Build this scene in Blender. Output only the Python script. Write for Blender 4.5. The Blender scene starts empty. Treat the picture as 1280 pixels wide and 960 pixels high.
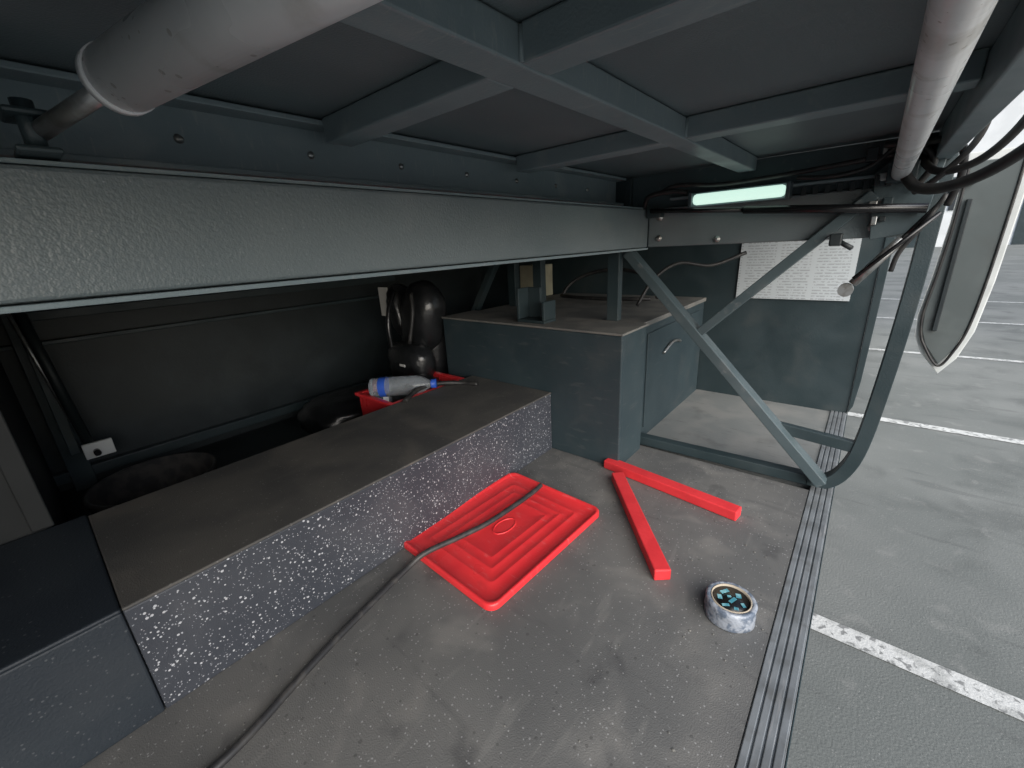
import bpy, bmesh, math, random
from mathutils import Vector, Matrix
random.seed(4)
S=0.9   # layout unit -> metres
scene=bpy.context.scene
scene.view_settings.view_transform='Standard'
scene.view_settings.look='None'
scene.view_settings.exposure=0

# ------------------------------------------------------------------ materials
def mat(name,col,rough=0.5,metal=0.0,col2=None,nscale=6,nlo=0.4,nhi=0.65,
        bump=0.0,bscale=200,bdet=1,speck=None,dust=None,spec=0.5,rvar=0.0,scr=None,stain=None,speck2=None):
    m=bpy.data.materials.new(name); m.use_nodes=True
    nt=m.node_tree; N=nt.nodes; L=nt.links
    b=N['Principled BSDF']
    b.inputs['Roughness'].default_value=rough; b.inputs['Metallic'].default_value=metal
    b.inputs['Specular IOR Level'].default_value=spec
    tc=N.new('ShaderNodeTexCoord'); obj=tc.outputs['Object']
    def noise(scale,det=3,dist=0.0,vec=None):
        n=N.new('ShaderNodeTexNoise'); n.inputs['Scale'].default_value=scale
        n.inputs['Detail'].default_value=det; n.inputs['Distortion'].default_value=dist
        L.new(vec or obj,n.inputs['Vector']); return n
    def ramp(src,lo,hi):
        r=N.new('ShaderNodeMapRange'); r.inputs[1].default_value=lo; r.inputs[2].default_value=hi
        r.interpolation_type='SMOOTHSTEP'; L.new(src,r.inputs[0]); return r.outputs[0]
    def mix(fac,A,B):
        x=N.new('ShaderNodeMix'); x.data_type='RGBA'
        if fac is not None: L.new(fac,x.inputs[0])
        for s,i in ((A,6),(B,7)):
            if isinstance(s,tuple): x.inputs[i].default_value=(*s,1)
            else: L.new(s,x.inputs[i])
        return x.outputs[2]
    def mul(a,k):
        x=N.new('ShaderNodeMath'); x.operation='MULTIPLY'; L.new(a,x.inputs[0])
        if isinstance(k,(int,float)): x.inputs[1].default_value=k
        else: L.new(k,x.inputs[1])
        return x.outputs[0]
    cur=tuple(col)
    if col2 is not None:
        n=noise(nscale,4,0.3); cur=mix(ramp(n.outputs[0],nlo,nhi),cur,tuple(col2))
    for q in (dust,stain):
        if q is not None:
            n=noise(q[1],5,0.4); f=mul(ramp(n.outputs[0],q[2],q[3]),q[4]); cur=mix(f,cur,tuple(q[0]))
    scl=scr if isinstance(scr,list) else ([scr] if scr else [])
    for q in scl:
        mp=N.new('ShaderNodeMapping'); mp.inputs['Scale'].default_value=q[2]; mp.inputs['Rotation'].default_value=q[3] if len(q)>3 else (0.3,0.2,0.7)
        L.new(obj,mp.inputs[0]); n=noise(4,3,0.2,mp.outputs[0])
        cur=mix(mul(ramp(n.outputs[0],0.6,0.72),q[1]),cur,tuple(q[0]))
    for sk in (speck,speck2):
        if sk is None: continue
        v=N.new('ShaderNodeTexVoronoi'); v.inputs['Scale'].default_value=sk[1]; L.new(obj,v.inputs['Vector'])
        sp=N.new('ShaderNodeSeparateColor'); L.new(v.outputs['Color'],sp.inputs[0])
        th=N.new('ShaderNodeMath'); th.operation='LESS_THAN'; L.new(v.outputs['Distance'],th.inputs[0])
        sz=mul(sp.outputs[1],sk[2]); L.new(sz,th.inputs[1])
        pr=N.new('ShaderNodeMath'); pr.operation='LESS_THAN'; L.new(sp.outputs[0],pr.inputs[0]); pr.inputs[1].default_value=sk[3]
        f=mul(mul(th.outputs[0],pr.outputs[0]),sk[4]); cur=mix(f,cur,tuple(sk[0]))
    if isinstance(cur,tuple): b.inputs['Base Color'].default_value=(*cur,1)
    else: L.new(cur,b.inputs['Base Color'])
    if rvar:
        n=noise(9,2,0.3); r=N.new('ShaderNodeMapRange'); r.inputs[1].default_value=0.3; r.inputs[2].default_value=0.7
        r.inputs[3].default_value=max(0.05,rough-rvar); r.inputs[4].default_value=min(1,rough+rvar)
        L.new(n.outputs[0],r.inputs[0]); L.new(r.outputs[0],b.inputs['Roughness'])
    if bump:
        n=noise(bscale,bdet); bp=N.new('ShaderNodeBump'); bp.inputs['Strength'].default_value=bump
        bp.inputs['Distance'].default_value=0.004; L.new(n.outputs[0],bp.inputs['Height']); L.new(bp.outputs[0],b.inputs['Normal'])
    return m

M={}
M['hammer']=mat('hammered_paint',(0.145,0.176,0.187),0.34,0,(0.17,0.20,0.21),3,bump=0.26,bscale=230,dust=((0.25,0.26,0.26),5,0.55,0.75,0.35),rvar=0.06,spec=0.6,
   speck=((0.30,0.32,0.32),240,0.35,0.25,0.4))
M['paint']=mat('frame_paint',(0.20,0.255,0.275),0.38,0,(0.225,0.28,0.30),5,bump=0.12,bscale=300,dust=((0.34,0.37,0.375),9,0.55,0.75,0.45),rvar=0.1,scr=((0.36,0.38,0.38),0.35,(6,40,6)))
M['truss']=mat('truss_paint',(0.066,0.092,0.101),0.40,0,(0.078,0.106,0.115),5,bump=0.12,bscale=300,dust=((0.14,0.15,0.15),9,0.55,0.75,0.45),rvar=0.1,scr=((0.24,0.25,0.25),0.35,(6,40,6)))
M['dpaint']=mat('dark_paint',(0.024,0.039,0.044),0.45,0,(0.032,0.049,0.055),4,bump=0.15,bscale=260,dust=((0.08,0.088,0.086),6,0.52,0.75,0.3),rvar=0.1)
M['ceil']=mat('ceiling_panel',(0.14,0.175,0.188),0.45,0,(0.165,0.20,0.212),3,bump=0.2,bscale=350,dust=((0.25,0.265,0.265),14,0.6,0.8,0.25))
M['boxp']=mat('box_paint',(0.028,0.045,0.053),0.5,0,(0.036,0.055,0.063),4,bump=0.12,bscale=260,dust=((0.08,0.087,0.087),7,0.5,0.78,0.3),scr=((0.09,0.1,0.1),0.3,(3,3,16)))
M['dusttop']=mat('dusty_top',(0.14,0.14,0.132),0.8,0,(0.20,0.193,0.175),7,bump=0.2,bscale=120)
M['floor']=mat('rubber_floor',(0.105,0.106,0.105),0.68,0,(0.145,0.143,0.137),2.6,0.38,0.68,bump=0.25,bscale=330,
   dust=((0.205,0.198,0.185),7,0.50,0.72,0.6),stain=((0.045,0.045,0.048),5.5,0.59,0.70,0.5),speck=((0.44,0.44,0.44),140,0.30,0.5,0.45),speck2=((0.03,0.03,0.03),60,0.25,0.25,0.4),
   scr=[((0.06,0.06,0.062),0.28,(1.2,7,2)),((0.24,0.235,0.22),0.22,(7,1.3,2),(0,0,0.4))],rvar=0.08)
M['plat']=mat('dusty_platform',(0.18,0.19,0.186),0.75,0,(0.225,0.227,0.217),5,bump=0.2,bscale=200,dust=((0.09,0.092,0.09),6,0.55,0.75,0.5),scr=((0.1,0.1,0.1),0.4,(3,18,3)))
M['steptop']=mat('step_top_rubber',(0.066,0.065,0.063),0.72,0,(0.100,0.095,0.087),3.5,bump=0.25,bscale=330,
   dust=((0.155,0.141,0.124),5,0.50,0.76,0.5),speck=((0.4,0.4,0.38),120,0.28,0.35,0.22),scr=((0.12,0.115,0.105),0.25,(7,1.2,2),(0,0,0.1)))
M['riser']=mat('step_riser_rubber',(0.040,0.045,0.057),0.55,0,(0.052,0.057,0.069),4,bump=0.2,bscale=330,
   speck=((0.56,0.57,0.60),118,0.36,0.30,0.85),speck2=((0.42,0.43,0.47),200,0.38,0.34,0.7),dust=((0.11,0.11,0.118),4,0.5,0.8,0.35))
M['cover']=mat('cover_sheet',(0.018,0.025,0.034),0.6,0,(0.025,0.033,0.042),4,bump=0.2,bscale=200,dust=((0.042,0.048,0.055),3,0.5,0.7,0.4),speck=((0.14,0.15,0.16),120,0.3,0.25,0.4))
M['black']=mat('matte_black',(0.012,0.018,0.020),0.5,0,(0.018,0.025,0.028),6,bump=0.15,bscale=120,dust=((0.035,0.042,0.043),5,0.55,0.8,0.4))
M['void']=mat('fill_black',(0.006,0.008,0.009),0.6,0,(0.010,0.012,0.013),6)  # near-black, only for the added box that keeps the far left dark
M['gloss']=mat('black_rod',(0.01,0.01,0.011),0.25)
M['rubber']=mat('rubber_hose',(0.018,0.018,0.019),0.5,0,(0.035,0.034,0.032),30)
M['cable']=mat('cable_rubber',(0.030,0.030,0.032),0.45,0,(0.06,0.057,0.054),25)
M['alu']=mat('aluminium_sill',(0.30,0.32,0.335),0.45,0.45,(0.22,0.235,0.245),12,dust=((0.16,0.158,0.15),20,0.5,0.72,0.5),scr=((0.45,0.45,0.45),0.5,(30,3,3)))
M['steel']=mat('zinc_steel',(0.45,0.46,0.46),0.35,0.8,(0.3,0.29,0.27),40)
M['cyl']=mat('grey_cylinder',(0.72,0.73,0.74),0.33,0.0,(0.80,0.81,0.82),5,bump=0.06,bscale=90,dust=((0.52,0.51,0.49),12,0.52,0.68,0.7),speck=((0.3,0.28,0.25),110,0.3,0.35,0.6),stain=((0.30,0.28,0.25),5,0.62,0.75,0.6),rvar=0.1)
M['red']=mat('red_plastic',(0.78,0.040,0.046),0.33,0,(0.72,0.032,0.040),8,bump=0.05,bscale=60,dust=((0.48,0.045,0.047),11,0.6,0.74,0.35),scr=((0.80,0.22,0.22),0.3,(5,28,5)),rvar=0.08)
M['redb']=mat('red_foam',(0.74,0.04,0.048),0.55,0,(0.66,0.032,0.04),12,bump=0.15,bscale=80,dust=((0.38,0.05,0.05),20,0.6,0.75,0.5))
M['asph']=mat('asphalt',(0.148,0.160,0.155),0.85,0,(0.205,0.215,0.208),1.1,0.35,0.7,bump=0.4,bscale=130,dust=((0.092,0.100,0.098),2.3,0.52,0.7,0.6),
   stain=((0.235,0.24,0.232),9,0.58,0.72,0.5),speck=((0.32,0.32,0.31),150,0.35,0.3,0.5),scr=((0.085,0.09,0.09),0.35,(0.5,3,1),(0,0,0.5)))
M['line']=mat('road_paint',(0.60,0.61,0.60),0.75,0,(0.44,0.45,0.44),14,0.45,0.6,dust=((0.18,0.185,0.185),40,0.54,0.62,0.85),bump=0.4,bscale=130)
M['white']=mat('white_gelcoat',(0.62,0.64,0.63),0.35,0,(0.52,0.54,0.53),6)
M['leaf']=mat('door_inner',(0.085,0.10,0.10),0.42,0,(0.115,0.132,0.131),4,dust=((0.06,0.06,0.055),6,0.5,0.75,0.5))
M['wall']=mat('warehouse_cladding',(0.72,0.74,0.75),0.6,0,(0.65,0.67,0.68),1)
M['glass']=mat('dark_glass',(0.02,0.03,0.045),0.08,0,spec=0.8)
M['label']=mat('white_label',(0.7,0.7,0.68),0.6)
M['tan']=mat('cardboard',(0.38,0.36,0.26),0.8,0,(0.32,0.30,0.22),9)
M['blue']=mat('blue_label',(0.03,0.10,0.50),0.4)
M['cyan']=mat('cyan_print',(0.06,0.25,0.32),0.4,0,(0.22,0.45,0.5),60)
M['tape']=mat('tape_wrap',(0.33,0.36,0.41),0.38,0.1,(0.13,0.16,0.21),55,0.42,0.58,bump=0.5,bscale=90)
M['card']=mat('core_card',(0.42,0.36,0.28),0.8)
M['fabric']=mat('black_vinyl',(0.010,0.011,0.012),0.28,0,(0.018,0.019,0.021),12,bump=0.35,bscale=45,spec=0.7)
m=bpy.data.materials.new('clear_plastic'); m.use_nodes=True; b=m.node_tree.nodes['Principled BSDF']
b.inputs['Base Color'].default_value=(0.72,0.78,0.84,1); b.inputs['Roughness'].default_value=0.10
b.inputs['Transmission Weight'].default_value=0.8; b.inputs['IOR'].default_value=1.3; M['clear']=m
m=bpy.data.materials.new('lamp_tube'); m.use_nodes=True; nt=m.node_tree; b=nt.nodes['Principled BSDF']
b.inputs['Emission Color'].default_value=(0.66,0.92,0.80,1); b.inputs['Emission Strength'].default_value=0.95
b.inputs['Base Color'].default_value=(0.5,0.6,0.55,1); M['lamp']=m
m=mat('printed_paper',(0.5,0.5,0.5),0.6); nt=m.node_tree; N=nt.nodes; L=nt.links; b=N['Principled BSDF']
tc=N.new('ShaderNodeTexCoord'); sx=N.new('ShaderNodeSeparateXYZ'); L.new(tc.outputs['Object'],sx.inputs[0])
def mm(op,a,bv):
    x=N.new('ShaderNodeMath'); x.operation=op
    for i,s in enumerate((a,bv)):
        if isinstance(s,(int,float)): x.inputs[i].default_value=s
        else: L.new(s,x.inputs[i])
    return x.outputs[0]
ln=mm('LESS_THAN',mm('FRACT',mm('MULTIPLY',sx.outputs[2],72),0),0.45)
mp=N.new('ShaderNodeMapping'); mp.inputs['Scale'].default_value=(1,0,0.8); L.new(tc.outputs['Object'],mp.inputs[0])
nz=N.new('ShaderNodeTexNoise'); nz.inputs['Scale'].default_value=85; nz.inputs['Detail'].default_value=3; L.new(mp.outputs[0],nz.inputs[0])
wd=mm('GREATER_THAN',nz.outputs[0],0.47)
colm=mm('GREATER_THAN',mm('FRACT',mm('MULTIPLY',mm('ADD',sx.outputs[0],5.0),6.5),0),0.14)
fac=mm('MULTIPLY',mm('MULTIPLY',ln,wd),colm)
mx=N.new('ShaderNodeMix'); mx.data_type='RGBA'; L.new(mm('MULTIPLY',fac,0.4),mx.inputs[0])
mx.inputs[6].default_value=(0.50,0.54,0.56,1); mx.inputs[7].default_value=(0.12,0.12,0.14,1); L.new(mx.outputs[2],b.inputs['Base Color'])
M['paper']=m

# ------------------------------------------------------------------ builders
def empty(name):
    e=bpy.data.objects.new(name,None); scene.collection.objects.link(e); e.empty_display_size=0.1; return e
def finish(bm,name,mt,parent=None,smooth=False,bevel=0.0,seg=2):
    me=bpy.data.meshes.new(name); bmesh.ops.recalc_face_normals(bm,faces=bm.faces[:]); bm.to_mesh(me); bm.free()
    o=bpy.data.objects.new(name,me); scene.collection.objects.link(o)
    for k in (mt if isinstance(mt,(list,tuple)) else [mt]): me.materials.append(M[k])
    if smooth:
        for p in me.polygons: p.use_smooth=True
    if bevel:
        md=o.modifiers.new('bev','BEVEL'); md.width=bevel; md.segments=seg; md.limit_method='ANGLE'
    if parent: o.parent=parent
    return o
def box(name,x,y,z,mt,parent=None,bevel=0.003):
    bm=bmesh.new(); bmesh.ops.create_cube(bm,size=1)
    for v in bm.verts:
        v.co=Vector(((x[0]+x[1])/2+v.co.x*(x[1]-x[0]),(y[0]+y[1])/2+v.co.y*(y[1]-y[0]),(z[0]+z[1])/2+v.co.z*(z[1]-z[0])))*S
    return finish(bm,name,mt,parent,bevel=bevel)
def bar(name,p,q,w,h,mt,parent=None,up=(0,0,1),bevel=0.003):
    p=Vector(p)*S;q=Vector(q)*S; d=(q-p); Ln=d.length; d.normalize(); upv=Vector(up)
    s=d.cross(upv).normalized(); u=s.cross(d)
    bm=bmesh.new(); bmesh.ops.create_cube(bm,size=1)
    for v in bm.verts:
        c=v.co.copy(); v.co=(p+q)/2+d*c.x*Ln+s*c.y*w*S+u*c.z*h*S
    return finish(bm,name,mt,parent,bevel=bevel)
def catmull(P,n=8):
    P=[Vector(p) for p in P]
    if len(P)<3: return P
    out=[]; Q=[P[0]*2-P[1]]+P+[P[-1]*2-P[-2]]
    for i in range(1,len(Q)-2):
        for k in range(n):
            t=k/n; a,b_,c,d=Q[i-1],Q[i],Q[i+1],Q[i+2]
            out.append(0.5*((2*b_)+(c-a)*t+(2*a-5*b_+4*c-d)*t*t+(3*b_-a-3*c+d)*t**3))
    out.append(P[-1]); return out
def tube(name,P,r,mt,parent=None,n=12,smoothpath=True,r2=None):
    pts=catmull(P) if smoothpath else [Vector(p) for p in P]
    pts=[p*S for p in pts]; bm=bmesh.new(); rings=[]; prev=None
    for i,p in enumerate(pts):
        d=(pts[min(i+1,len(pts)-1)]-pts[max(i-1,0)]).normalized()
        if prev is None:
            a=Vector((0,0,1)) if abs(d.z)<0.9 else Vector((1,0,0)); u=d.cross(a).normalized()
        else: u=(prev-d*prev.dot(d)).normalized()
        prev=u; w=d.cross(u); t=i/(len(pts)-1); rr=(r+(r2-r)*t if r2 else r)*S
        rings.append([bm.verts.new(p+(u*math.cos(k*2*math.pi/n)+w*math.sin(k*2*math.pi/n))*rr) for k in range(n)])
    for A,B in zip(rings,rings[1:]):
        for k in range(n): bm.faces.new((A[k],A[(k+1)%n],B[(k+1)%n],B[k]))
    bm.faces.new(rings[0]); bm.faces.new(rings[-1])
    o=finish(bm,name,mt,parent,smooth=True)
    for p in o.data.polygons:
        if len(p.vertices)>4: p.use_smooth=False
    return o
def sweep_rect(name,P,w,h,mt,parent=None,sdir=(0,1,0)):
    pts=[p*S for p in catmull(P,6)]; bm=bmesh.new(); rings=[]; s=Vector(sdir)
    for i,p in enumerate(pts):
        d=(pts[min(i+1,len(pts)-1)]-pts[max(i-1,0)]).normalized(); u=s.cross(d).normalized()
        rings.append([bm.verts.new(p+s*a*w*S/2+u*b_*h*S/2) for a,b_ in ((-1,-1),(1,-1),(1,1),(-1,1))])
    for A,B in zip(rings,rings[1:]):
        for k in range(4): bm.faces.new((A[k],A[(k+1)%4],B[(k+1)%4],B[k]))
    bm.faces.new(rings[0]); bm.faces.new(rings[-1])
    return finish(bm,name,mt,parent,bevel=0.002)
def lathe(name,prof,mt,parent=None,n=40,origin=(0,0,0),axis=None,sc=1.0,wob=0.0):
    bm=bmesh.new(); rings=[]
    for j,(r,z) in enumerate(prof):
        ring=[]
        for k in range(n):
            a=k*2*math.pi/n; q=1+wob*math.sin(3*a+j)+wob*0.6*math.sin(7*a+2*j)
            ring.append(bm.verts.new((sc*r*q*math.cos(a),sc*r*q*math.sin(a),sc*z)))
        rings.append(ring)
    for A,B in zip(rings,rings[1:]):
        for k in range(n): bm.faces.new((A[k],A[(k+1)%n],B[(k+1)%n],B[k]))
    R=Matrix.Identity(4)
    if axis is not None: R=Vector((0,0,1)).rotation_difference(Vector(axis)).to_matrix().to_4x4()
    bm.transform(Matrix.Translation(Vector(origin)*S)@R)
    return finish(bm,name,mt,parent,smooth=True)
def prism(name,poly,y0,y1,mt,parent=None,bevel=0.002):
    bm=bmesh.new(); A=[bm.verts.new(Vector((x,y0,z))*S) for x,z in poly]; B=[bm.verts.new(Vector((x,y1,z))*S) for x,z in poly]
    bm.faces.new(A); bm.faces.new(B)
    for i in range(len(A)): bm.faces.new((A[i],A[(i+1)%len(A)],B[(i+1)%len(A)],B[i]))
    return finish(bm,name,mt,parent,bevel=bevel)

# ------------------------------------------------------------------ ground
G=-0.556
bm=bmesh.new()
vs=[bm.verts.new((x,y,G*S)) for x,y in ((-300,-300),(300,-300),(300,400),(-300,400))]; bm.faces.new(vs)
finish(bm,'asphalt_ground','asph')
pm=empty('parking_markings')
for i,(yy) in enumerate((-1.05,1.78,4.45,7.2,9.9,12.6)):
    w=0.048
    bm=bmesh.new(); vs=[bm.verts.new(Vector((x,y,G))*S+Vector((0,0,0.004))) for x,y in ((-3,yy-w),(6.2,yy-w),(6.2,yy+w),(-3,yy+w))]
    bm.faces.new(vs); finish(bm,'bay_line_%d'%i,'line',pm)

wh=empty('warehouse_building')
def wbox(n,x,y,z,mt,p,bv=0): return box(n,[a/S for a in x],[a/S for a in y],[a/S for a in z],mt,p,bv)
wbox('walls',(-30,45),(38,60),(-0.5,14),'wall',wh)
wbox('roof_trim',(-30.3,45.3),(37.7,60.3),(14,14.5),'wall',wh)
for i in range(9):
    x=-26+i*8
    wbox('shutter_%d'%i,(x,x+4.0),(37.93,38.1),(-0.5,3.4),'dpaint',wh)
    wbox('window_%d'%i,(x+5.0,x+7.2),(37.94,38.1),(1.6,3.2),'glass',wh)

# ------------------------------------------------------------------ coach body
cb=empty('coach_body')
box('upper_body',(-2.82,0.14),(-3.2,9),(1.335,3.7),'white',cb,0.03)
box('window_band',(-2.83,0.15),(-3.0,8.8),(2.1,3.1),'glass',cb,0.02)
box('front_lower_body',(-2.82,0.02),(3.05,9),(G+0.25,1.33),'white',cb,0.03)
box('rear_lower_body',(-2.82,0.10),(-3.2,-1.33),(G+0.25,1.33),'white',cb,0.03)
for i,(wx,wy) in enumerate(((-0.26,5.2),(-2.6,5.2),(-0.16,-2.3),(-2.6,-2.3))):
    lathe('wheel_%d'%i,[(0.01,-0.14),(0.28,-0.14),(0.30,-0.12),(0.48,-0.13),(0.5,-0.10),(0.5,0.10),(0.48,0.13),(0.30,0.12),(0.25,0.05),(0.01,0.05)],'rubber',cb,origin=(wx+0.1,wy,G+0.555),axis=(1,0,0))

# ------------------------------------------------------------------ floor, step, sill
fl=empty('luggage_bay_floor')
box('main_floor',(-1.13,-0.046),(-1.25,1.86),(-0.05,0),'floor',fl,0)
box('sub_floor',(-2.80,-0.05),(-1.25,3.04),(-0.16,-0.055),'black',fl,0)
box('far_floor',(-2.79,-1.66),(-1.25,3.04),(-0.05,0.0),'black',fl,0)
box('platform_floor',(-0.79,-0.046),(1.93,2.87),(-0.05,-0.004),'plat',fl,0)
sl=empty('door_sill')
box('sill_base',(-0.045,0.030),(-1.25,2.9),(-0.07,-0.003),'alu',sl,0.001)
for i in range(4):
    x=-0.043+i*0.0185
    box('sill_ridge_%d'%i,(x,x+0.0145),(-1.25,2.9),(-0.0029,0.002),'alu',sl,0.0015)
box('sill_lip',(0.031,0.034),(-1.25,2.9),(-0.12,-0.006),'dpaint',sl,0.001)
st=empty('raised_step')
box('step_riser',(-1.13,-1.111),(-0.03,1.578),(0.0,0.300),'riser',st,0.004)
box('step_top',(-1.66,-1.108),(-0.03,1.578),(0.301,0.309),'steptop',st,0.003)
box('step_core',(-1.655,-1.131),(-1.2,1.57),(-0.02,0.3),'black',st,0)
cv=empty('cover_mat')
box('cover_side',(-1.13,-1.109),(-1.24,-0.032),(0.001,0.300),'cover',cv,0.004)
box('cover_top',(-1.67,-1.106),(-1.24,-0.032),(0.301,0.311),'cover',cv,0.004)

# ------------------------------------------------------------------ walls
wl=empty('bay_bulkhead')
box('end_panel',(-2.79,0.03),(2.87,2.93),(-0.05,1.27),'dpaint',wl,0)
box('rear_panel',(-2.79,0.05),(-1.32,-1.25),(-0.05,1.27),'dpaint',wl,0)
prism('end_panel_return',[(0.031,0.0),(0.05,0.05),(0.06,0.2),(0.065,0.6),(0.07,1.27),(0.031,1.27)],2.86,2.92,'dpaint',wl)
fh=empty('far_side_hatch')
box('hatch_panel',(-2.84,-2.792),(-1.25,3.04),(-0.16,1.27),'black',fh,0)
box('upper_rail',(-2.79,-2.75),(-0.2,1.9),(0.69,0.71),'dpaint',fh)
box('mid_rail',(-2.79,-2.745),(-0.2,1.9),(0.80,0.84),'dpaint',fh)
box('lower_rail',(-2.79,-2.74),(-0.2,2.8),(0.05,0.10),'dpaint',fh)
box('hatch_frame',(-2.79,-2.72),(-0.05,0.03),(0.0,1.2),'dpaint',fh)
fs=empty('dark_fill_box')  # added box, near black, put in to make the far left read dark
box('fill_block',(-2.77,-1.68),(-1.2,-0.10),(0.0,0.92),'void',fs,0.01)
box('fill_edge',(-1.679,-1.66),(-0.14,-0.095),(0.316,0.92),'void',fs)

# ------------------------------------------------------------------ beams
lb=empty('longitudinal_beam')
box('beam_body',(-0.87,-0.79),(-1.25,1.90),(0.965,1.122),'hammer',lb,0.005)
box('bottom_flange',(-0.88,-0.785),(-1.25,1.895),(0.955,0.963),'paint',lb,0.001)
box('top_flange',(-0.90,-0.80),(-1.25,1.895),(1.124,1.130),'paint',lb,0.001)
box('upper_plate',(-0.965,-0.95),(-1.25,1.9),(1.12,1.262),'paint',lb,0.002)
box('upper_plate_lip',(-0.949,-0.91),(-1.25,1.9),(1.150,1.160),'paint',lb,0.002)
box('ceiling_angle',(-0.949,-0.90),(-1.25,1.9),(1.252,1.262),'paint',lb,0.002)
for i in range(9):
    lathe('rivet_%d'%i,[(0.001,0.004),(0.005,0.003),(0.007,0.0)],'steel',lb,n=10,origin=(-0.949,-0.2+i*0.23,1.205),axis=(1,0,0))
fb=empty('far_longitudinal_beam')
box('beam_body',(-2.0,-1.92),(-1.25,2.87),(0.985,1.26),'dpaint',fb,0.004)
cbm=empty('cross_beam')
box('beam_face',(-0.789,0.07),(1.90,1.96),(0.965,1.122),'hammer',cbm,0.004)
box('upper_strip',(-0.95,0.10),(1.93,1.96),(1.124,1.262),'truss',cbm,0.003)
box('strip_lip',(-0.70,0.07),(1.895,1.929),(1.150,1.160),'paint',cbm,0.002)
for i in range(7):
    x=-0.235+i*0.034
    box('slot_tab_%d'%i,(x,x+0.015),(1.892,1.899),(1.118,1.146),'black',cbm,0.001)
box('far_cross_beam',(-1.9,-0.881),(1.91,1.96),(0.975,1.26),'dpaint',cbm,0.004)
for i,(x,z) in enumerate(((-0.74,1.085),(-0.74,1.0),(-0.50,0.985),(0.0,1.09),(0.03,1.04),(-0.02,1.0))):
    lathe('bolt_%d'%i,[(0.001,0.008),(0.008,0.008),(0.009,0.0),(0.013,0.0),(0.013,-0.003)],'steel',cbm,n=6,origin=(x,1.898,z),axis=(0,-1,0))

ce=empty('bay_ceiling')
box('ceiling_panel',(-2.79,0.135),(-1.25,3.04),(1.267,1.33),'ceil',ce,0)
cf=empty('ceiling_frame')
zb,zt=1.22,1.2655
def tubeX(n,y,x0,x1): box(n,(x0,x1),(y-0.03,y+0.03),(zb,zt),'paint',cf,0.003)
for k,y in enumerate((0.53,1.15,-0.28)):
    tubeX('cross_tube_%da'%k,y,-0.90,-0.446); tubeX('cross_tube_%db'%k,y,-0.386,0.089)
box('long_tube',(-0.445,-0.387),(-1.24,1.90),(zb-0.001,zt-0.0005),'paint',cf,0.003)
box('edge_tube',(0.09,0.132),(-1.24,1.95),(1.18,1.264),'paint',cf,0.003)
for k,(x,y) in enumerate(((-0.446,0.50),(-0.386,0.50),(-0.446,1.12),(-0.386,1.12))):
    tube('weld_%d'%k,[(x,y,zb+0.002),(x,y,zt-0.004)],0.004,'paint',cf,n=8,smoothpath=False)

# ------------------------------------------------------------------ truss
tr=empty('truss_frame')
bar('bottom_bar',(-0.80,1.90,0.018),(0.0,1.93,0.018),0.05,0.045,'dpaint',tr)
bar('diagonal_down',(-0.87,1.885,0.945),(-0.01,1.885,0.035),0.04,0.068,'truss',tr,up=(0,-1,0.001))
bar('diagonal_up',(-0.53,1.888,0.60),(-0.03,1.888,1.10),0.036,0.060,'truss',tr,up=(0,-1,0.001))
bar('mid_bar',(-0.22,1.92,0.225),(0.085,1.92,0.20),0.03,0.045,'dpaint',tr)
sweep_rect('curved_post',[(-0.06,1.93,0.02),(0.0,1.93,0.025),(0.05,1.93,0.09),(0.083,1.93,0.22),(0.105,1.93,0.5),(0.118,1.93,0.8),(0.122,1.93,1.10),(0.12,1.93,1.25)],0.06,0.045,'dpaint',tr)
box('short_post',(-0.955,-0.895),(1.84,1.88),(0.632,0.96),'dpaint',tr)

eb=empty('equipment_box')
box('box_front',(-1.87,-0.745),(1.58,1.60),(0.0,0.622),'boxp',eb,0.004)
box('box_body',(-1.865,-0.747),(1.601,1.83),(-0.02,0.621),'boxp',eb,0.003)
box('box_top',(-1.875,-0.74),(1.575,1.84),(0.623,0.633),'dusttop',eb,0.002)
box('rear_body',(-1.865,-0.79),(1.831,2.86),(-0.02,0.60),'boxp',eb,0.003)
box('rear_top',(-1.865,-0.78),(1.841,2.86),(0.602,0.626),'dusttop',eb,0.002)
box('side_door',(-0.789,-0.782),(1.95,2.75),(0.06,0.56),'boxp',eb,0.002)
tube('side_latch',[(-0.775,2.15,0.42),(-0.765,2.25,0.46),(-0.765,2.35,0.45),(-0.78,2.42,0.43)],0.007,'steel',eb)
br=empty('mounting_bracket')
box('base_plate',(-1.34,-1.17),(1.62,1.72),(0.634,0.648),'dpaint',br)
box('left_cheek',(-1.34,-1.325),(1.62,1.72),(0.649,0.80),'dpaint',br)
box('right_cheek',(-1.185,-1.17),(1.62,1.72),(0.649,0.74),'dpaint',br)
box('back_web',(-1.324,-1.25),(1.70,1.715),(0.649,0.80),'dpaint',br)
ps=empty('support_posts')
box('post_1',(-1.80,-1.74),(2.1,2.15),(0.628,0.98),'dpaint',ps)
box('post_2',(-1.52,-1.46),(2.0,2.05),(0.628,0.98),'dpaint',ps)
bar('brace',(-2.05,2.0,0.55),(-1.78,2.0,0.95),0.04,0.05,'dpaint',ps,up=(0,-1,0))
hz=empty('coiled_hose')
tube('loop',[(-1.3+0.34*math.cos(a),2.5+0.12*math.sin(a),0.66+0.16*max(0,math.sin(a))) for a in [i*math.pi/8 for i in range(0,16)]],0.012,'rubber',hz)
tube('hose',[(-1.0,2.3,0.64),(-0.95,2.4,0.78),(-0.85,2.5,0.86),(-0.7,2.6,0.84),(-0.55,2.7,0.9)],0.010,'rubber',hz)
box('cardboard_carton',(-2.02,-1.86),(2.5,2.7),(0.63,0.86),'tan',None,0.003)
box('printed_notice',(-0.61,-0.06),(2.858,2.866),(0.63,0.97),'paper',None,0)

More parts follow.
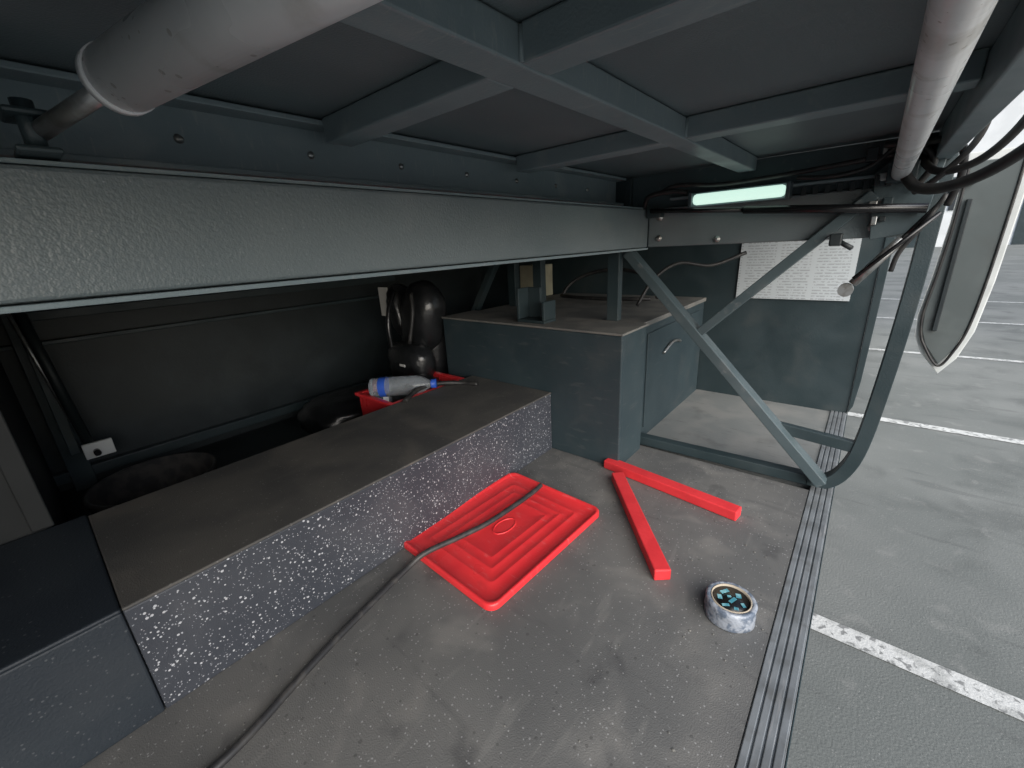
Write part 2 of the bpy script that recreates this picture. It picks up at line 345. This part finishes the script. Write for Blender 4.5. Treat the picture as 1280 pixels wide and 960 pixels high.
lp=empty('fluorescent_lamp')
box('housing',(-0.60,-0.265),(1.868,1.894),(1.112,1.165),'paint',lp,0.003)
box('diffuser',(-0.59,-0.275),(1.835,1.867),(1.118,1.158),'lamp',lp,0.012)
box('end_cap',(-0.605,-0.591),(1.833,1.892),(1.110,1.165),'truss',lp)
box('end_cap_b',(-0.274,-0.26),(1.833,1.892),(1.110,1.165),'truss',lp)

# ------------------------------------------------------------------ actuators, struts & hoses
hc=empty('hatch_actuator')
A=Vector((-0.645,0.136,1.188)); B=Vector((0.0,0.25,1.188)); D=(B-A).normalized()
tube('cylinder_body',[A,B],0.0305,'cyl',hc,smoothpath=False,n=40)
tube('cylinder_end',[A-D*0.003,A+D*0.010],0.0318,'cyl',hc,smoothpath=False,n=40)
tube('piston_rod',[Vector((-0.79,0.075,1.158)),A],0.010,'steel',hc,smoothpath=False)
tube('clevis_pin',[(-0.785,0.07,1.135),(-0.785,0.07,1.19)],0.010,'dpaint',hc,smoothpath=False)
box('clevis_top',(-0.83,-0.765),(0.05,0.090),(1.172,1.179),'dpaint',hc)
box('clevis_bottom',(-0.83,-0.765),(0.05,0.090),(1.133,1.140),'dpaint',hc)
tube('arm_end',[B,Vector((0.16,0.28,1.19))],0.016,'steel',hc,smoothpath=False)
a2=empty('torsion_tube')
tube('tube_body',[(0.022,1.82,1.150),(0.022,0.0,1.187)],0.0225,'cyl',a2,smoothpath=False,n=24)
box('mount',(-0.01,0.06),(1.80,1.86),(1.125,1.18),'dpaint',a2)
tube('grab_handle',[(-0.80,-0.10,1.15),(-0.78,-0.0,1.155),(-0.775,0.03,1.17),(-0.775,0.035,1.20),(-0.785,0.015,1.228),(-0.80,-0.1,1.235)],0.009,'rubber')
gs=empty('gas_strut')
tube('strut_body',[(-0.76,1.845,1.112),(-0.40,1.838,1.085)],0.009,'gloss',gs,smoothpath=False)
tube('strut_rod',[(-0.40,1.838,1.085),(0.10,1.83,1.045)],0.014,'gloss',gs,smoothpath=False)
box('strut_bracket',(-0.78,-0.72),(1.85,1.899),(1.085,1.122),'dpaint',gs)
g2=empty('door_strut')
tube('strut_body',[(-0.04,1.84,0.82),(0.06,1.84,0.96)],0.014,'steel',g2,smoothpath=False)
tube('strut_rod',[(0.06,1.84,0.96),(0.145,1.84,1.085)],0.007,'gloss',g2,smoothpath=False)
tube('strut_rod_b',[(-0.04,1.81,0.84),(0.13,1.81,1.03)],0.006,'gloss',g2,smoothpath=False)
tube('strut_eye',[(-0.055,1.825,0.80),(-0.055,1.858,0.80)],0.022,'steel',g2,smoothpath=False,n=16)
hs=empty('air_hoses')
tube('hose_1',[(0.02,1.80,1.16),(0.06,1.72,1.10),(0.12,1.65,1.09),(0.19,1.55,1.12),(0.26,1.42,1.20),(0.30,1.3,1.32)],0.014,'rubber',hs)
tube('hose_2',[(0.05,1.86,1.20),(0.10,1.78,1.14),(0.17,1.7,1.15),(0.22,1.62,1.22),(0.24,1.55,1.33)],0.010,'rubber',hs)
tube('hose_3',[(-0.75,1.87,1.175),(-0.66,1.86,1.20),(-0.5,1.87,1.185),(-0.3,1.87,1.19),(-0.12,1.86,1.20),(0.0,1.85,1.205),(0.08,1.84,1.18)],0.008,'rubber',hs)
tube('hose_4',[(-0.80,1.87,1.13),(-0.77,1.85,1.17),(-0.68,1.86,1.18),(-0.62,1.87,1.17)],0.010,'rubber',hs)
tube('hose_5',[(0.06,1.85,1.10),(0.09,1.83,1.17),(0.05,1.82,1.22),(-0.03,1.83,1.235)],0.009,'rubber',hs)
tube('hose_6',[(0.135,1.84,1.08),(0.10,1.83,1.0),(0.06,1.84,0.92),(0.05,1.85,0.86)],0.007,'rubber',hs)
tube('hose_7',[(0.0,1.83,1.19),(0.07,1.78,1.22),(0.13,1.74,1.20),(0.15,1.78,1.12),(0.14,1.82,1.05)],0.009,'rubber',hs)
tube('hose_8',[(-0.25,1.865,1.175),(-0.15,1.85,1.165),(-0.06,1.85,1.18),(0.0,1.84,1.225),(0.06,1.8,1.235)],0.007,'rubber',hs)
tube('hose_9',[(0.06,1.80,1.09),(0.11,1.76,1.13),(0.16,1.72,1.21),(0.17,1.70,1.33)],0.008,'rubber',hs)
br2=empty('hinge_bracket')
prism('plate',[(-0.02,0.96),(0.10,0.98),(0.12,1.20),(0.04,1.24),(-0.04,1.16)],1.865,1.885,'truss',br2)
for i in range(16):
    x=-0.04+random.random()*0.14; z=0.99+random.random()*0.24
    box('clip_%d'%i,(x,x+0.012+0.012*random.random()),(1.843,1.864),(z,z+0.012+0.02*random.random()),random.choice(['black','steel','dpaint','black']),br2,0.002)
box('small_valve',(-0.125,-0.09),(1.83,1.87),(0.945,0.985),'black',br2,0.004)
tube('valve_stem',[(-0.10,1.85,0.96),(-0.06,1.84,0.935)],0.008,'black',br2,smoothpath=False)
box('cable_clip',(-0.07,-0.04),(1.84,1.892),(1.195,1.235),'black',br2,0.003)

# ------------------------------------------------------------------ swung-open door leaf
dl=empty('open_side_door')
poly=[(0.26,1.30),(0.258,1.0),(0.245,0.75),(0.228,0.55),(0.238,0.44),(0.27,0.36),(0.357,0.25),(0.41,0.34),(0.445,0.48),(0.462,0.73),(0.47,1.11),(0.47,1.30)]
prism('door_skin',poly,3.0,3.03,'white',dl,0.004)
cx=0.35;cz=0.85
prism('door_inner_panel',[(cx+(x-cx)*0.78-0.008,cz+(z-cz)*0.91) for x,z in poly],2.985,2.999,'leaf',dl,0.004)
tube('door_seal',[(cx+(x-cx)*0.80-0.008,2.985,cz+(z-cz)*0.92) for x,z in poly],0.006,'rubber',dl,n=8)
box('hinge_arm',(0.08,0.30),(2.96,2.984),(1.16,1.20),'dpaint',dl)
bar('inner_rib',(0.30,2.975,0.48),(0.30,2.975,1.1),0.02,0.018,'black',dl,up=(0,1,0))

# ------------------------------------------------------------------ far side fittings
fr=empty('hatch_support_post')
box('post',(-2.62,-2.58),(-0.02,0.015),(0.22,0.95),'dpaint',fr)
tube('strut',[(-2.56,0.0,0.92),(-2.52,0.045,0.28)],0.018,'black',fr,smoothpath=False)
tube('strut_rod',[(-2.54,-0.03,0.92),(-2.56,0.03,0.32)],0.007,'steel',fr,smoothpath=False)
box('latch_plate',(-2.54,-2.52),(0.02,0.12),(0.20,0.27),'label',fr,0.004)
tube('latch_pin',[(-2.53,0.06,0.23),(-2.48,0.06,0.23)],0.012,'gloss',fr,smoothpath=False)
lathe('rubber_tub',[(0.001,0.004),(0.16,0.004),(0.185,0.15),(0.195,0.15),(0.195,0.14),(0.17,0.0),(0.001,0.0)],'cable',None,origin=(-2.15,0.18,0.002))

bp=empty('black_backpack')
def blob(name,c,r,mt,parent,sq=0.6,noise=0.0,rot=0):
    bm=bmesh.new(); bmesh.ops.create_uvsphere(bm,u_segments=28,v_segments=20,radius=1)
    Rz=Matrix.Rotation(rot,4,'Y')
    for v in bm.verts:
        c0=v.co.copy()
        p=Vector([math.copysign(abs(q)**sq,q) for q in c0])
        k=1+noise*(math.sin(7*c0.x+3*c0.z)*math.cos(5*c0.z+4*c0.y)+0.5*math.sin(17*c0.z+9*c0.x))
        p=Vector((p.x*r[0],p.y*r[1],p.z*r[2]))*k
        v.co=(Rz@p+Vector(c))*S
    return finish(bm,name,mt,parent,smooth=True)
blob('body',(-2.12,1.64,0.46),(0.18,0.12,0.31),'fabric',bp,0.75,0.025)
blob('shell',(-2.02,1.56,0.62),(0.14,0.12,0.22),'fabric',bp,0.85,0.02,0.25)
blob('front_pocket',(-2.06,1.46,0.36),(0.17,0.09,0.13),'fabric',bp,0.7,0.04)
blob('side_pocket',(-2.22,1.56,0.66),(0.06,0.09,0.16),'fabric',bp,0.75,0.04,-0.2)
tube('strap',[(-2.2,1.5,0.78),(-2.17,1.42,0.66),(-2.16,1.40,0.5),(-2.19,1.45,0.25)],0.014,'fabric',bp)
tube('strap_b',[(-1.98,1.46,0.78),(-1.95,1.43,0.66),(-1.97,1.40,0.50)],0.012,'rubber',bp)
box('label',(-2.37,-2.27),(1.50,1.505),(0.62,0.80),'label',bp)
box('small_tag',(-2.04,-1.99),(1.360,1.364),(0.365,0.378),'label',bp,0)
blob('duffel_bag',(-2.30,1.15,0.10),(0.22,0.28,0.11),'fabric',None,0.7,0.05)

cr=empty('red_crate')
def crate(x0,x1,y0,y1,z0,z1,t=0.012):
    for n,a in (('side_a',((x0,x0+t),(y0,y1))),('side_b',((x1-t,x1),(y0,y1))),('end_a',((x0+t,x1-t),(y0,y0+t))),('end_b',((x0+t,x1-t),(y1-t,y1)))):
        box(n,a[0],a[1],(z0,z1),'red',cr,0.002)
    box('bottom',(x0,x1),(y0,y1),(z0-0.01,z0),'red',cr)
    for n,a in (('rim_a',((x0-0.015,x0+0.012),(y0-0.015,y1+0.015))),('rim_b',((x1-0.012,x1+0.012),(y0-0.015,y1+0.015))),('rim_c',((x0+0.012,x1-0.012),(y0-0.015,y0+0.012))),('rim_d',((x0+0.012,x1-0.012),(y1-0.012,y1+0.015)))):
        box(n,a[0],a[1],(z1,z1+0.016),'red',cr,0.003)
crate(-1.99,-1.685,1.05,1.52,0.02,0.288)
def bottle(name,c,ax,lab='blue',sc=1.0,body='clear'):
    e=empty(name); c=Vector(c)
    prof=[(0.001,0),(0.024,0),(0.032,0.004),(0.034,0.010),(0.032,0.02),(0.034,0.03),(0.034,0.05),(0.0325,0.055),(0.034,0.06),(0.034,0.13),(0.0325,0.135),(0.034,0.14),(0.033,0.16),(0.027,0.185),(0.016,0.205),(0.013,0.21),(0.013,0.222)]
    lathe('shell',prof,body,e,origin=c,axis=ax,sc=sc)
    lathe('label',[(0.0349,0.035),(0.0349,0.060)],lab,e,origin=c,axis=ax,sc=sc)
    lathe('cap',[(0.0155,0.215),(0.0155,0.232),(0.001,0.232)],'blue',e,origin=c,axis=ax,sc=sc)
bottle('water_bottle',(-1.91,1.08,0.335),(0.78,0.62,0.03),sc=1.35)
bottle('water_bottle.001',(-1.90,1.09,0.255),(0.5,0.85,0.0),'label')
bottle('water_bottle.002',(-1.86,1.17,0.255),(0.55,0.8,0.05),'gloss',1.0,'fabric')
bottle('water_bottle.003',(-1.92,1.30,0.27),(0.9,0.3,0.0),'blue',1.0,'fabric')
blob('dark_rag',(-1.84,1.30,0.24),(0.13,0.17,0.09),'fabric',cr,0.8,0.1)
tube('tool_strap',[(-1.62,1.08,0.318),(-1.67,1.2,0.335),(-1.65,1.32,0.335),(-1.59,1.42,0.32),(-1.5,1.46,0.318)],0.012,'rubber')

# ------------------------------------------------------------------ red lid
def rrect(hw,hh,r,n=8):
    pts=[]; r=max(r,0.004)
    for cx_,cy_,a0 in ((hw-r,hh-r,0),(-hw+r,hh-r,90),(-hw+r,-hh+r,180),(hw-r,-hh+r,270)):
        for k in range(n+1):
            a=math.radians(a0+90*k/n); pts.append((cx_+r*math.cos(a),cy_+r*math.sin(a)))
    return pts
bm=bmesh.new(); hw,hh=0.212,0.272; rings=[]
prof=[(0.003,0.0),(0,0.002),(0,0.017),(0.002,0.0205),(0.005,0.0218),(0.009,0.0212),(0.013,0.0175),(0.017,0.0135),(0.060,0.013),(0.064,0.0148),(0.068,0.0148),(0.072,0.013),(0.099,0.0127),(0.103,0.0145),(0.107,0.0145),(0.111,0.0127),(0.133,0.0125),(0.137,0.0141),(0.140,0.0141),(0.144,0.0124),(0.18,0.0120)]
for dd,z in prof:
    rings.append([bm.verts.new((x,y,z)) for x,y in rrect(hw-dd,hh-dd,0.032-dd*0.25 if dd<0.1 else 0.008)])
n=len(rings[0])
for A_,B_ in zip(rings,rings[1:]):
    for k in range(n): bm.faces.new((A_[k],A_[(k+1)%n],B_[(k+1)%n],B_[k]))
bm.faces.new(rings[-1])
lid=finish(bm,'red_crate_lid','red',None,smooth=True)
lid.location=(-0.89*S,0.945*S,0.001); lid.rotation_euler=(0,0,math.radians(-2.7))
md=lid.modifiers.new('es','EDGE_SPLIT'); md.split_angle=math.radians(50)
bm=bmesh.new(); rr=[]
for (a_,b_,z) in ((0.03,0.05,0.011),(0.029,0.049,0.0142),(0.025,0.044,0.0142),(0.024,0.043,0.011)):
    rr.append([bm.verts.new((a_*math.cos(k*math.pi/20),b_*math.sin(k*math.pi/20),z)) for k in range(40)])
for A_,B_ in zip(rr,rr[1:]):
    for k in range(40): bm.faces.new((A_[k],A_[(k+1)%40],B_[(k+1)%40],B_[k]))
finish(bm,'embossed_oval','red',lid,smooth=True)

tube('black_cable',[(-0.80,-0.35,0.012),(-0.86,-0.1,0.012),(-0.875,0.05,0.012),(-0.935,0.25,0.012),(-0.98,0.44,0.012),(-1.005,0.59,0.018),(-0.995,0.66,0.036),(-0.965,0.78,0.033),(-0.938,0.90,0.031),(-0.925,1.05,0.031),(-0.920,1.17,0.033),(-0.922,1.22,0.036)],0.0095,'cable')
bar('red_foam_bar',(-0.80,1.575,0.021),(-0.225,1.500,0.021),0.052,0.040,'redb',bevel=0.004)
bar('red_foam_bar.001',(-0.705,1.49,0.021),(-0.335,1.045,0.021),0.052,0.040,'redb',bevel=0.004)

tp=empty('tape_roll')
TX,TY=-0.145,1.035
lathe('wrap',[(0.040,0.0),(0.054,0.0),(0.057,0.003),(0.0550,0.012),(0.0575,0.022),(0.0555,0.034),(0.0575,0.046),(0.055,0.052),(0.047,0.053),(0.045,0.050)],'tape',tp,origin=(TX,TY,0.001),wob=0.012)
lathe('core',[(0.045,0.001),(0.045,0.0535),(0.0425,0.0535),(0.0425,0.001)],'card',tp,origin=(TX,TY,0.001))
lathe('printed_disc',[(0.001,0.048),(0.042,0.048),(0.042,0.046),(0.001,0.046)],'gloss',tp,origin=(TX,TY,0.001))
for i,(x,y,w,h,r) in enumerate(((-0.019,0.016,0.022,0.009,20),(0.012,0.020,0.012,0.013,-15),(-0.024,-0.008,0.010,0.013,-10),(0.004,-0.002,0.022,0.008,35),(0.028,-0.004,0.008,0.012,5),(-0.006,-0.026,0.017,0.007,0),(0.017,-0.024,0.010,0.008,-20),(-0.006,0.006,0.009,0.006,0))):
    bm=bmesh.new(); bmesh.ops.create_cube(bm,size=1)
    bm.transform(Matrix.Translation((TX*S+x,TY*S+y,0.0502))@Matrix.Rotation(math.radians(r+35),4,'Z')@Matrix.Diagonal((w,h,0.001,1)))
    finish(bm,'print_%d'%i,'cyan',tp)

db=bmesh.new()
for i in range(180):
    x=random.uniform(-1.08,-0.06)*S; y=random.uniform(-0.2,1.55)*S; s=random.uniform(0.001,0.0028)
    mt=Matrix.Translation((x,y,s*0.4+0.0005))@Matrix.Rotation(random.random()*6,4,'Z')@Matrix.Diagonal((s,s*random.uniform(0.5,1.5),s*0.6,1))
    bmesh.ops.create_icosphere(db,subdivisions=1,radius=1,matrix=mt)
finish(db,'grit','dusttop')

# ------------------------------------------------------------------ light & world
w=bpy.data.worlds.new('World'); scene.world=w; w.use_nodes=True; nt=w.node_tree
bg=nt.nodes['Background']; sky=nt.nodes.new('ShaderNodeTexSky'); sky.sky_type='NISHITA'; sky.sun_disc=False
ELEV,AZ=math.radians(32),math.radians(122)
sky.sun_elevation=ELEV; sky.sun_rotation=AZ; sky.dust_density=2.0
nt.links.new(sky.outputs[0],bg.inputs[0]); bg.inputs[1].default_value=0.15
sd=bpy.data.lights.new('sun','SUN'); sd.energy=4.7; sd.angle=math.radians(70); sd.color=(1,0.99,0.97)
so=bpy.data.objects.new('sun',sd); scene.collection.objects.link(so)
dirv=Vector((math.sin(AZ)*math.cos(ELEV),math.cos(AZ)*math.cos(ELEV),math.sin(ELEV)))
so.rotation_euler=dirv.to_track_quat('Z','Y').to_euler(); so.location=(6,-4,6)

# ------------------------------------------------------------------ camera
cam=bpy.data.cameras.new('camera'); co=bpy.data.objects.new('camera',cam); scene.collection.objects.link(co)
Yc=Vector((460,197,-517)).normalized(); Xc=Vector((640,-137,517)).normalized()
Xc=(Xc-Yc*Xc.dot(Yc)).normalized(); Zc=Xc.cross(Yc)
R=Matrix((Xc,Yc,Zc)).to_4x4()
co.matrix_world=Matrix.Translation((0,0,S))@R
cam.sensor_width=36; cam.lens=36*517/1280; cam.clip_start=0.02; cam.clip_end=2000
scene.camera=co
